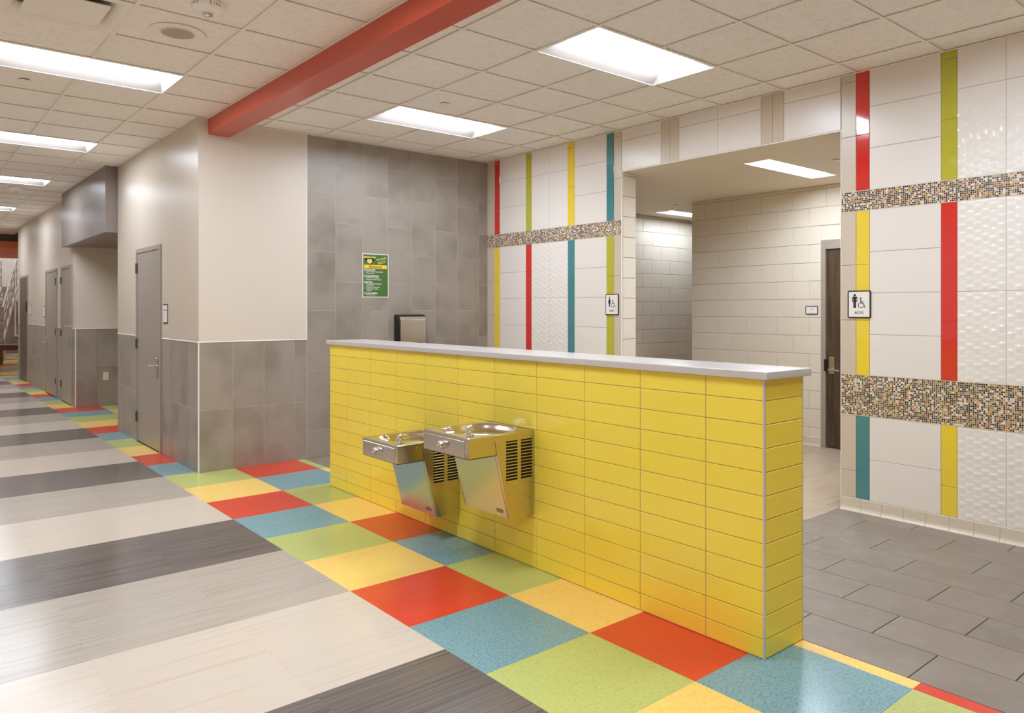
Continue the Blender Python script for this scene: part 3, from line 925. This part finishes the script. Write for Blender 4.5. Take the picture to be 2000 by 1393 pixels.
# ------------------------------------------------------------------ signs
def figure(parent, skirt):
    p = MB()
    p.prism(disc(-0.0375, 0.062, 0.0105), IDENT, 0.0, 0.0008)
    if skirt:
        p.prism([(-0.046, 0.047), (-0.029, 0.047), (-0.021, 0.022), (-0.016, -0.004), (-0.022, -0.006), (-0.027, 0.012), (-0.029, 0.012), (-0.022, -0.018), (-0.053, -0.018), (-0.046, 0.012), (-0.048, 0.012), (-0.053, -0.006), (-0.059, -0.004), (-0.054, 0.022)], IDENT, 0.0, 0.0008)
        p.prism([(-0.046, -0.018), (-0.0385, -0.018), (-0.0385, -0.055), (-0.046, -0.055)], IDENT, 0, 0.0008)
        p.prism([(-0.0365, -0.018), (-0.029, -0.018), (-0.029, -0.055), (-0.0365, -0.055)], IDENT, 0, 0.0008)
    else:
        p.prism([(-0.055, 0.048), (-0.020, 0.048), (-0.014, 0.041), (-0.014, -0.002), (-0.021, -0.002), (-0.021, 0.034), (-0.0245, 0.034), (-0.0245, -0.006), (-0.0505, -0.006), (-0.0505, 0.034), (-0.054, 0.034), (-0.054, -0.002), (-0.061, -0.002), (-0.061, 0.041)], IDENT, 0.0, 0.0008)
        p.prism([(-0.0505, -0.006), (-0.0385, -0.006), (-0.0385, -0.058), (-0.0505, -0.058)], IDENT, 0, 0.0008)
        p.prism([(-0.0365, -0.006), (-0.0245, -0.006), (-0.0245, -0.058), (-0.0365, -0.058)], IDENT, 0, 0.0008)
    return p.build('figure_symbol', BLACK, parent, (0, 0.004, 0.0082))
def wheelchair(parent):
    p = MB()
    p.prism(disc(0.009, 0.037, 0.0075), IDENT, 0, 0.0008)
    p.prism([(0.005, 0.027), (0.013, 0.027), (0.0145, 0.013), (0.030, 0.013), (0.030, 0.008), (0.0145, 0.008), (0.015, -0.001), (0.034, -0.001), (0.036, -0.008), (0.008, -0.008), (0.006, -0.004)], IDENT, 0, 0.0008)
    p.prism([(0.0295, -0.008), (0.036, -0.008), (0.052, -0.045), (0.0455, -0.047)], IDENT, 0, 0.0008)
    c = (0.010, -0.022); r0, r1 = 0.0205, 0.026
    for i in range(22):
        a0 = R(118 + (345 - 118) * i / 22); a1 = R(118 + (345 - 118) * (i + 1) / 22)
        p.prism([(c[0] + r0 * math.cos(a0), c[1] + r0 * math.sin(a0)), (c[0] + r1 * math.cos(a0), c[1] + r1 * math.sin(a0)), (c[0] + r1 * math.cos(a1), c[1] + r1 * math.sin(a1)), (c[0] + r0 * math.cos(a1), c[1] + r0 * math.sin(a1))], IDENT, 0, 0.0008)
    return p.build('wheelchair_symbol', BLACK, parent, (0, 0.004, 0.0082))
def restroom_sign(loc, word, label, skirt, w=0.176, h=0.206):
    t = thing('restroom_sign', label, 'sign', loc, FACE_X, 'restroom signs beside the opening')
    MB().prism(rrect(w, h, 0.010), IDENT, 0.0005, 0.007).build('frame', BLACK, t)
    MB().prism(rrect(w - 0.018, h - 0.018, 0.003), IDENT, 0.006, 0.008).build('face', SIGNWHITE, t)
    fg = figure(t, skirt); fg.scale = (0.81, 0.81, 1); fg.location = (-0.002, 0.019, 0.0082)
    wc = wheelchair(t); wc.scale = (0.86, 0.86, 1); wc.location = (0.0055, 0.0127, 0.0082)
    text(t, word, 0.029, (0.0, -0.073, 0.0084), BLACK, 'CENTER', sx=0.95, bold=0.0003)
    return t
restroom_sign((XW - 0.001, 0.783, 1.556), 'BOYS', 'BOYS restroom sign with black border, right of the opening', False)
restroom_sign((XW - 0.001, 3.330, 1.565), 'GIRLS', 'GIRLS restroom sign with black border, left of the opening', True, 0.180, 0.212)

t = thing('room_sign', 'small landscape plaque reading 126 with black border beside the wooden door', 'sign', (XA - 0.001, 2.441, 1.506), FACE_X)
MB().prism(rrect(0.148, 0.092, 0.009), IDENT, 0.0005, 0.007).build('frame', BLACK, t)
MB().prism(rrect(0.132, 0.076, 0.003), IDENT, 0.006, 0.008).build('face', SIGNWHITE, t)
text(t, '126', 0.021, (0.0, 0.006, 0.0084), BLACK, 'CENTER')

t = thing('door_sign', 'narrow white plaque with black end bars beside the near gray corridor door', 'sign', (XC - 0.001, 6.50, 1.47), FACE_X)
MB().prism(rrect(0.152, 0.20, 0.004), IDENT, 0.0005, 0.004).build('backplate', BLACK, t)
MB().box(-0.074, 0.074, -0.086, 0.088, 0.004, 0.007).build('face', SIGNWHITE, t)
text(t, 'STORAGE', 0.021, (0.0, 0.032, 0.0074), BLACK, 'CENTER')
text(t, '1', 0.026, (0.0, -0.016, 0.0074), BLACK, 'CENTER')

def small_plate(y, z, label, w=0.16, h=0.2):
    t = thing('wall_plaque', label, 'sign', (XC - 0.001, y, z), FACE_X)
    MB().box(-w / 2, w / 2, -h / 2, h / 2, 0.0005, 0.005).build('backplate', BRUSHED, t)
    MB().box(-w / 2 + 0.005, w / 2 - 0.005, -h / 2 + 0.02, h / 2 - 0.02, 0.005, 0.007).build('face', SIGNWHITE, t)
small_plate(16.30, 1.50, 'tiny pale plaque beside the dark door at the corridor end')
small_plate(14.52, 1.47, 'tiny pale plaque left of the gray door with lever, deep in the corridor')

# poster on the back wall
t = thing('restroom_poster', 'green and yellow Restroom rules poster on the gray tiled wall', 'poster', (1.490, YB - 0.001, 1.880), FACE_Y)
PW, PH = 0.314, 0.472
MB().prism(rrect(PW, PH, 0.006), IDENT, 0.0003, 0.003).build('border', SIGNWHITE, t)
MB().box(-PW / 2 + 0.009, PW / 2 - 0.009, -PH / 2 + 0.009, PH / 2 - 0.009, 0.003, 0.0036).build('panel', POSTERGREEN, t)
MB().box(-0.138, 0.136, 0.076, 0.115, 0.0036, 0.0041).build('heading_band', POSTERYELLOW, t)
text(t, 'Restroom', 0.040, (-0.002, 0.083, 0.0045), BLACK, 'CENTER', sx=0.95, bold=0.0004)
text(t, 'GRIFFON PARK', 0.026, (-0.072, 0.188, 0.0045), PALEYELLOW, 'CENTER', sx=0.82, bold=0.001)
e = MB().prism([(-0.050, 0.030), (0.050, 0.030), (0.058, 0.014), (0.036, -0.012), (0.0, -0.040), (-0.036, -0.012), (-0.058, 0.014)], IDENT, 0.0036, 0.0041, 0)
e.prism([(-0.026, 0.020), (0.026, 0.020), (0.034, -0.006), (0.0, -0.032), (-0.034, -0.006)], IDENT, 0.0041, 0.0046, 1)
e.build('shield_emblem', [BLACK, PALEYELLOW], t, (-0.072, 0.155, 0))
text(t, 'Do YOUR', 0.030, (0.012, 0.160, 0.0045), PALEYELLOW, 'LEFT', (0, 0, R(12)), sx=0.92, bold=0.0008)
text(t, 'B.E.S.T.', 0.034, (0.030, 0.125, 0.0045), PALEYELLOW, 'LEFT', (0, 0, R(12)), sx=0.92, bold=0.0008)
lines = [('h', 'Be Responsible', 0.055), ('b', 'Use the restroom appropriately', 0.036), ('b', 'Wait your turn', 0.019),
         ('h', 'Encourage Kindness', -0.010), ('b', 'Respect school property', -0.029), ('b', 'Respect the privacy of others', -0.048),
         ('h', 'Safety First', -0.076), ('b', 'Keep hands, feet, and objects', -0.094), ('c', 'to your space', -0.111), ('b', 'Keep floors clean and dry', -0.130),
         ('b', 'Notify adults of unsafe', -0.149), ('c', 'conditions', -0.166), ('h', 'Try Your Hardest', -0.195), ('b', 'Take care of you', -0.212)]
for k, s, y in lines:
    if k == 'h':
        text(t, s, 0.0235, (-0.137, y, 0.0040), SIGNWHITE, 'LEFT', sx=0.9, bold=0.0007)
        MB().box(-0.137, -0.137 + 0.0104 * len(s), y - 0.0032, y - 0.0018, 0.0036, 0.0042).build('underline', SIGNWHITE, t)
    else:
        if k == 'b':
            MB().prism([(-0.134, y + 0.004), (-0.131, y + 0.0015), (-0.124, y + 0.010), (-0.1255, y + 0.0112), (-0.131, y + 0.0045), (-0.1328, y + 0.006)], IDENT, 0.0036, 0.0042).build('check_mark', SIGNWHITE, t)
        text(t, s, 0.0165, (-0.111, y, 0.0040), SIGNWHITE, 'LEFT', sx=0.93, bold=0.0004)

# paper towel dispenser
t = thing('towel_dispenser', 'black and stainless paper towel dispenser on the gray wall behind the half wall', 'dispenser', (1.895, YB - 0.001, 1.05))
fnx = lambda u, v, q: (q, u, v)
prof = [(0.0, 0.0), (-0.095, 0.0), (-0.102, 0.02), (-0.102, 0.345), (-0.092, 0.380), (-0.065, 0.402), (-0.03, 0.408), (0.0, 0.408)]
MB().prism(prof, fnx, -0.178, 0.178).build('body', BLACK, t, bevel=(0.008, 3), smooth=40)
cov = [(-0.104, 0.02), (-0.110, 0.02), (-0.110, 0.345), (-0.099, 0.385), (-0.088, 0.385), (-0.102, 0.345)]
MB().prism(cov, fnx, -0.160, 0.166).build('cover', BRUSHED, t, bevel=(0.002, 2), smooth=40)
MB().box(-0.160, 0.166, -0.1125, -0.108, 0.346, 0.352).build('cover_seam', CHROME, t)
MB().box(0.03, 0.10, -0.116, -0.109, 0.085, 0.098).build('latch', BLACK, t)

# power outlet in the alcove
t = thing('power_outlet', 'cream duplex power outlet on the gray tiles inside the corridor alcove', 'outlet', (0.080, 11.489, 0.462), FACE_Y)
MB().prism(rrect(0.075, 0.125, 0.006), IDENT, 0.0003, 0.006).build('cover_plate', PLATE, t)
for s in (-1, 1):
    MB().prism(rrect(0.034, 0.028, 0.008), IDENT, 0.006, 0.0085).build('socket', PLATE, t, (0, s * 0.0275, 0))
    MB().box(-0.009, -0.006, -0.006, 0.006, 0.0085, 0.009).box(0.006, 0.009, -0.006, 0.006, 0.0085, 0.009).build('socket_slots', BLACK, t, (0, s * 0.0275, 0))

# ------------------------------------------------------------------ ceiling devices
t = thing('ceiling_vent', 'square plaque air diffuser in the corridor ceiling at the top left', 'vent', (-1.7075, 3.254, ZC))
hd = 0.297
v = []; fs = []
for r, z in ((hd, 0.002), (hd - 0.035, 0.002), (hd - 0.05, 0.012), (hd - 0.075, 0.035), (hd - 0.085, 0.05)):
    v += [(-r, -r, z), (r, -r, z), (r, r, z), (-r, r, z)]
for k in range(4):
    for i in range(4):
        j = (i + 1) % 4
        fs.append((k * 4 + i, k * 4 + j, k * 4 + 4 + j, k * 4 + 4 + i))
MB().add(v, fs).build('cone', CBAR, t)
MB().box(-0.21, 0.21, -0.21, 0.21, 0.048, 0.055).build('neck', DOORDARK, t)
MB().box(-0.20, 0.20, -0.20, 0.20, -0.006, 0.002).build('plaque', CBAR, t, bevel=(0.003, 2))

t = thing('ceiling_speaker', 'round ceiling speaker with perforated grille beside the air diffuser', 'speaker', (-1.09, 3.262, ZC + 0.006))
MB().lathe([(0.165, 0.0), (0.163, -0.006), (0.12, -0.008), (0.115, -0.004)], lambda x, y, h: (x, y, h), 48).build('ring', CBAR, t, smooth=30)
MB().lathe([(0.098, -0.0035), (0.098, -0.0095)], lambda x, y, h: (x, y, h), 40).build('grille', M('grille_gray', (214, 203, 188), 0.5), t)
gh = MB()
for i in range(-13, 14):
    for j in range(-13, 14):
        x, y = i * 0.007, j * 0.007
        if x * x + y * y < 0.092 ** 2:
            gh.box(x - 0.0013, x + 0.0013, y - 0.0024, y + 0.0024, -0.0102, -0.0092)
g = gh.build('grille_holes', M('grille_hole', (150, 138, 124), 0.8), t); g['kind'] = 'stuff'

def alarm(loc, label, big=True):
    t = thing('fire_alarm', label, 'fire alarm', loc)
    MB().lathe([(0.088, 0.0), (0.092, -0.010), (0.090, -0.030), (0.078, -0.046), (0.05, -0.056), (0.045, -0.058)], lambda x, y, h: (x, y, h), 40).build('housing', M('alarm_white_%d' % big, (252, 252, 252), 0.35), t, smooth=40)
    MB().lathe([(0.030, -0.056), (0.031, -0.060), (0.026, -0.074), (0.012, -0.080)], lambda x, y, h: (x, y, h), 20).build('strobe_lens', CHROME, t, smooth=40)
    if big:
        for rz in (-72, 10):
            a = R(rz)
            px, py = math.sin(a) * 0.0915, -math.cos(a) * 0.0915
            for k, ch in enumerate('FIRE'):
                b = a + (k - 1.5) * 0.2
                text(t, ch, 0.021, (math.sin(b) * 0.0922, -math.cos(b) * 0.0922, -0.029), REDPRINT, 'CENTER', (R(90), 0, b), bold=0.0004)
    return t
alarm((-1.09, 2.66, ZC + 0.006), 'white round FIRE alarm strobe on the ceiling at the top picture edge')
alarm((-1.085, 11.45, ZC + 0.006), 'small white round alarm strobe far down the corridor ceiling', False)

def cap(loc, label, r=0.042):
    t = thing('sprinkler_cover', label, 'sprinkler', loc)
    MB().lathe([(r * 0.8, 0.0), (r * 0.8, -0.006)], lambda x, y, h: (x, y, h), 24).build('gap_ring', DOORDARK, t)
    MB().lathe([(r, -0.005), (r, -0.008), (r * 0.9, -0.009)], lambda x, y, h: (x, y, h), 28).build('cover_disc', CBAR, t)
cap((-1.70, 5.11, ZC + 0.007), 'flat round sprinkler cover on the corridor ceiling at left, past the near light')
cap((1.14, 3.55, ZC + 0.007), 'flat round sprinkler cover between the two lights above the half wall')
cap((4.03, 1.50, ZV), 'flat round sprinkler cover at the right end of the light beyond the opening')
cap((5.31, 4.39, ZV), 'flat round sprinkler cover above the gap left of the block wall')

# ------------------------------------------------------------------ lobby at the corridor's end
lw = MB().box(XL, 8.0, 29.8, 30.0, 0, 4.6).box(7.8, 8.0, 11.7, 30.0, 0, 4.6)
wall_lobby = struct('wall_lobby', lw, PAINT)
piece(wall_lobby, 'dado_panel', XL, 7.8, 29.78, 29.8, 0, 1.7, WALLGRAY, '-y')
cl = struct('ceiling_lobby', MB().box(XL, 8.0, 20.0, 30.0, 4.5, 4.6), CEILPAINT)
struct('wall_lobby_side', MB().box(XC + 0.2, 8.0, 11.7, 18.28, 0, 4.6), PAINT)
struct('ceiling_fascia', MB().box(XL, 8.0, 20.0, 20.2, 3.13, 4.5), M('fascia_dark', (110, 98, 90), 0.5))
tag(MB().box(XL + 0.01, 7.79, 19.9, 24.2, 2.955, 3.125).build('lobby_bulkhead', ORANGE), 'orange painted bulkhead across the far end of the corridor', 'bulkhead')
for i, lx in enumerate((-2.2, 0.2, 2.6)):  # unseen troffers added to brighten the stairs and lobby
    troffer(lx, lx + 1.22, 24.4, 25.0, 4.36, ['added lobby fill light hidden above the orange bulkhead at left', 'added lobby fill light hidden above the orange bulkhead over the bench', 'added lobby fill light hidden behind the corridor wall at right'][i], glow=LENS_MID)
    troffer(lx, lx + 1.22, 28.2, 28.8, 4.36, ['added lobby fill light near the far wall at left, out of view', 'added lobby fill light near the far wall over the cabinet, out of view', 'added lobby fill light near the far wall at right, out of view'][i], glow=LENS_MID)

def stairs():
    t = thing('staircase', 'pale gray metal staircase with pipe railings far at the corridor end', 'staircase', (0.0, 25.0, 0.0), (0, 0, R(-11)))
    n, rise, run, wd = 10, 0.165, 0.37, 0.42
    z0 = 0.60
    # local y runs up the flight, local x across it
    for xx in (0.0, -wd):
        MB().prism([(0.0, z0 - 0.16), (0.0, z0), (run * n, z0 + rise * n), (run * n, z0 + rise * n - 0.16)], lambda u, v, q: (q, u, v), xx, xx + 0.05).build('stringer', STAIRGRAY, t)
        r = MB()
        for h, rad in ((0.95, 0.026), (0.70, 0.014), (0.45, 0.014)):
            r.tube((xx + 0.025, -0.1, z0 + h), (xx + 0.025, run * n, z0 + h + rise * n), rad)
        r.build('handrail', STAIRGRAY, t)
        for k in range(0, n + 1, 2):
            MB().tube((xx + 0.025, run * k, z0 + rise * k - 0.05), (xx + 0.025, run * k, z0 + rise * k + 0.95), 0.02).build('rail_post', STAIRGRAY, t)
    for k in range(n):
        piece(t, 'tread', -wd + 0.05, 0.0, run * k, run * k + 0.36, z0 + rise * k - 0.03, z0 + rise * k + 0.01, STAIRGRAY, '+z')
    MB().box(-wd, 0.05, 0.0, 0.5, 0.0, z0 - 0.1).build('stair_foot', STAIRGRAY, t)
    MB().box(-wd, 0.05, run * n, run * n + 0.9, z0 + rise * n - 0.14, z0 + rise * n).build('landing', STAIRGRAY, t)
    for xx in (-wd, 0.0):
        MB().box(xx, xx + 0.05, run * n + 0.8, run * n + 0.85, 0.0, z0 + rise * n - 0.14).build('landing_post', STAIRGRAY, t)
stairs()
def bench():
    t = thing('bench', 'dark brown wooden bench in front of the stairs at the corridor end', 'bench', (-0.20, 23.4, 0.0))
    for k in range(4):
        piece(t, 'slat', -0.7, 0.62, -0.3 + k * 0.16, -0.15 + k * 0.16, 0.47, 0.53, WOODDARK, '+z', 0.004)
    MB().box(-0.68, 0.60, -0.27, -0.22, 0.38, 0.47).box(-0.68, 0.60, 0.24, 0.29, 0.38, 0.47).build('apron_rail', WOODDARK, t)
    for x in (-0.66, -0.05, 0.48):
        for y in (-0.28, 0.2):
            MB().box(x, x + 0.1, y, y + 0.09, 0.0, 0.40).build('leg', WOODDARK, t)
bench()
t = thing('extinguisher_cabinet', 'white framed fire extinguisher cabinet past the end of the corridor wall', 'cabinet', (0.95, 29.77, 1.19), FACE_Y)
fm = MB().box(-0.16, 0.16, 0.58, 0.64, 0, 0.06).box(-0.16, 0.16, -0.64, -0.58, 0, 0.06).box(-0.16, -0.11, -0.58, 0.58, 0, 0.06).box(0.11, 0.16, -0.58, 0.58, 0, 0.06)
fm.build('frame', SIGNWHITE, t)
MB().box(-0.11, 0.11, -0.58, 0.58, 0, 0.02).build('back_panel', DOORGRAY, t)
MB().lathe([(0.045, -0.10), (0.05, -0.08), (0.05, 0.16), (0.03, 0.21), (0.015, 0.25)], lambda x, y, h: (x - 0.02, h, 0.075 + y), 14).build('red_bottle', REDPRINT, t, smooth=40)
bake_texts()
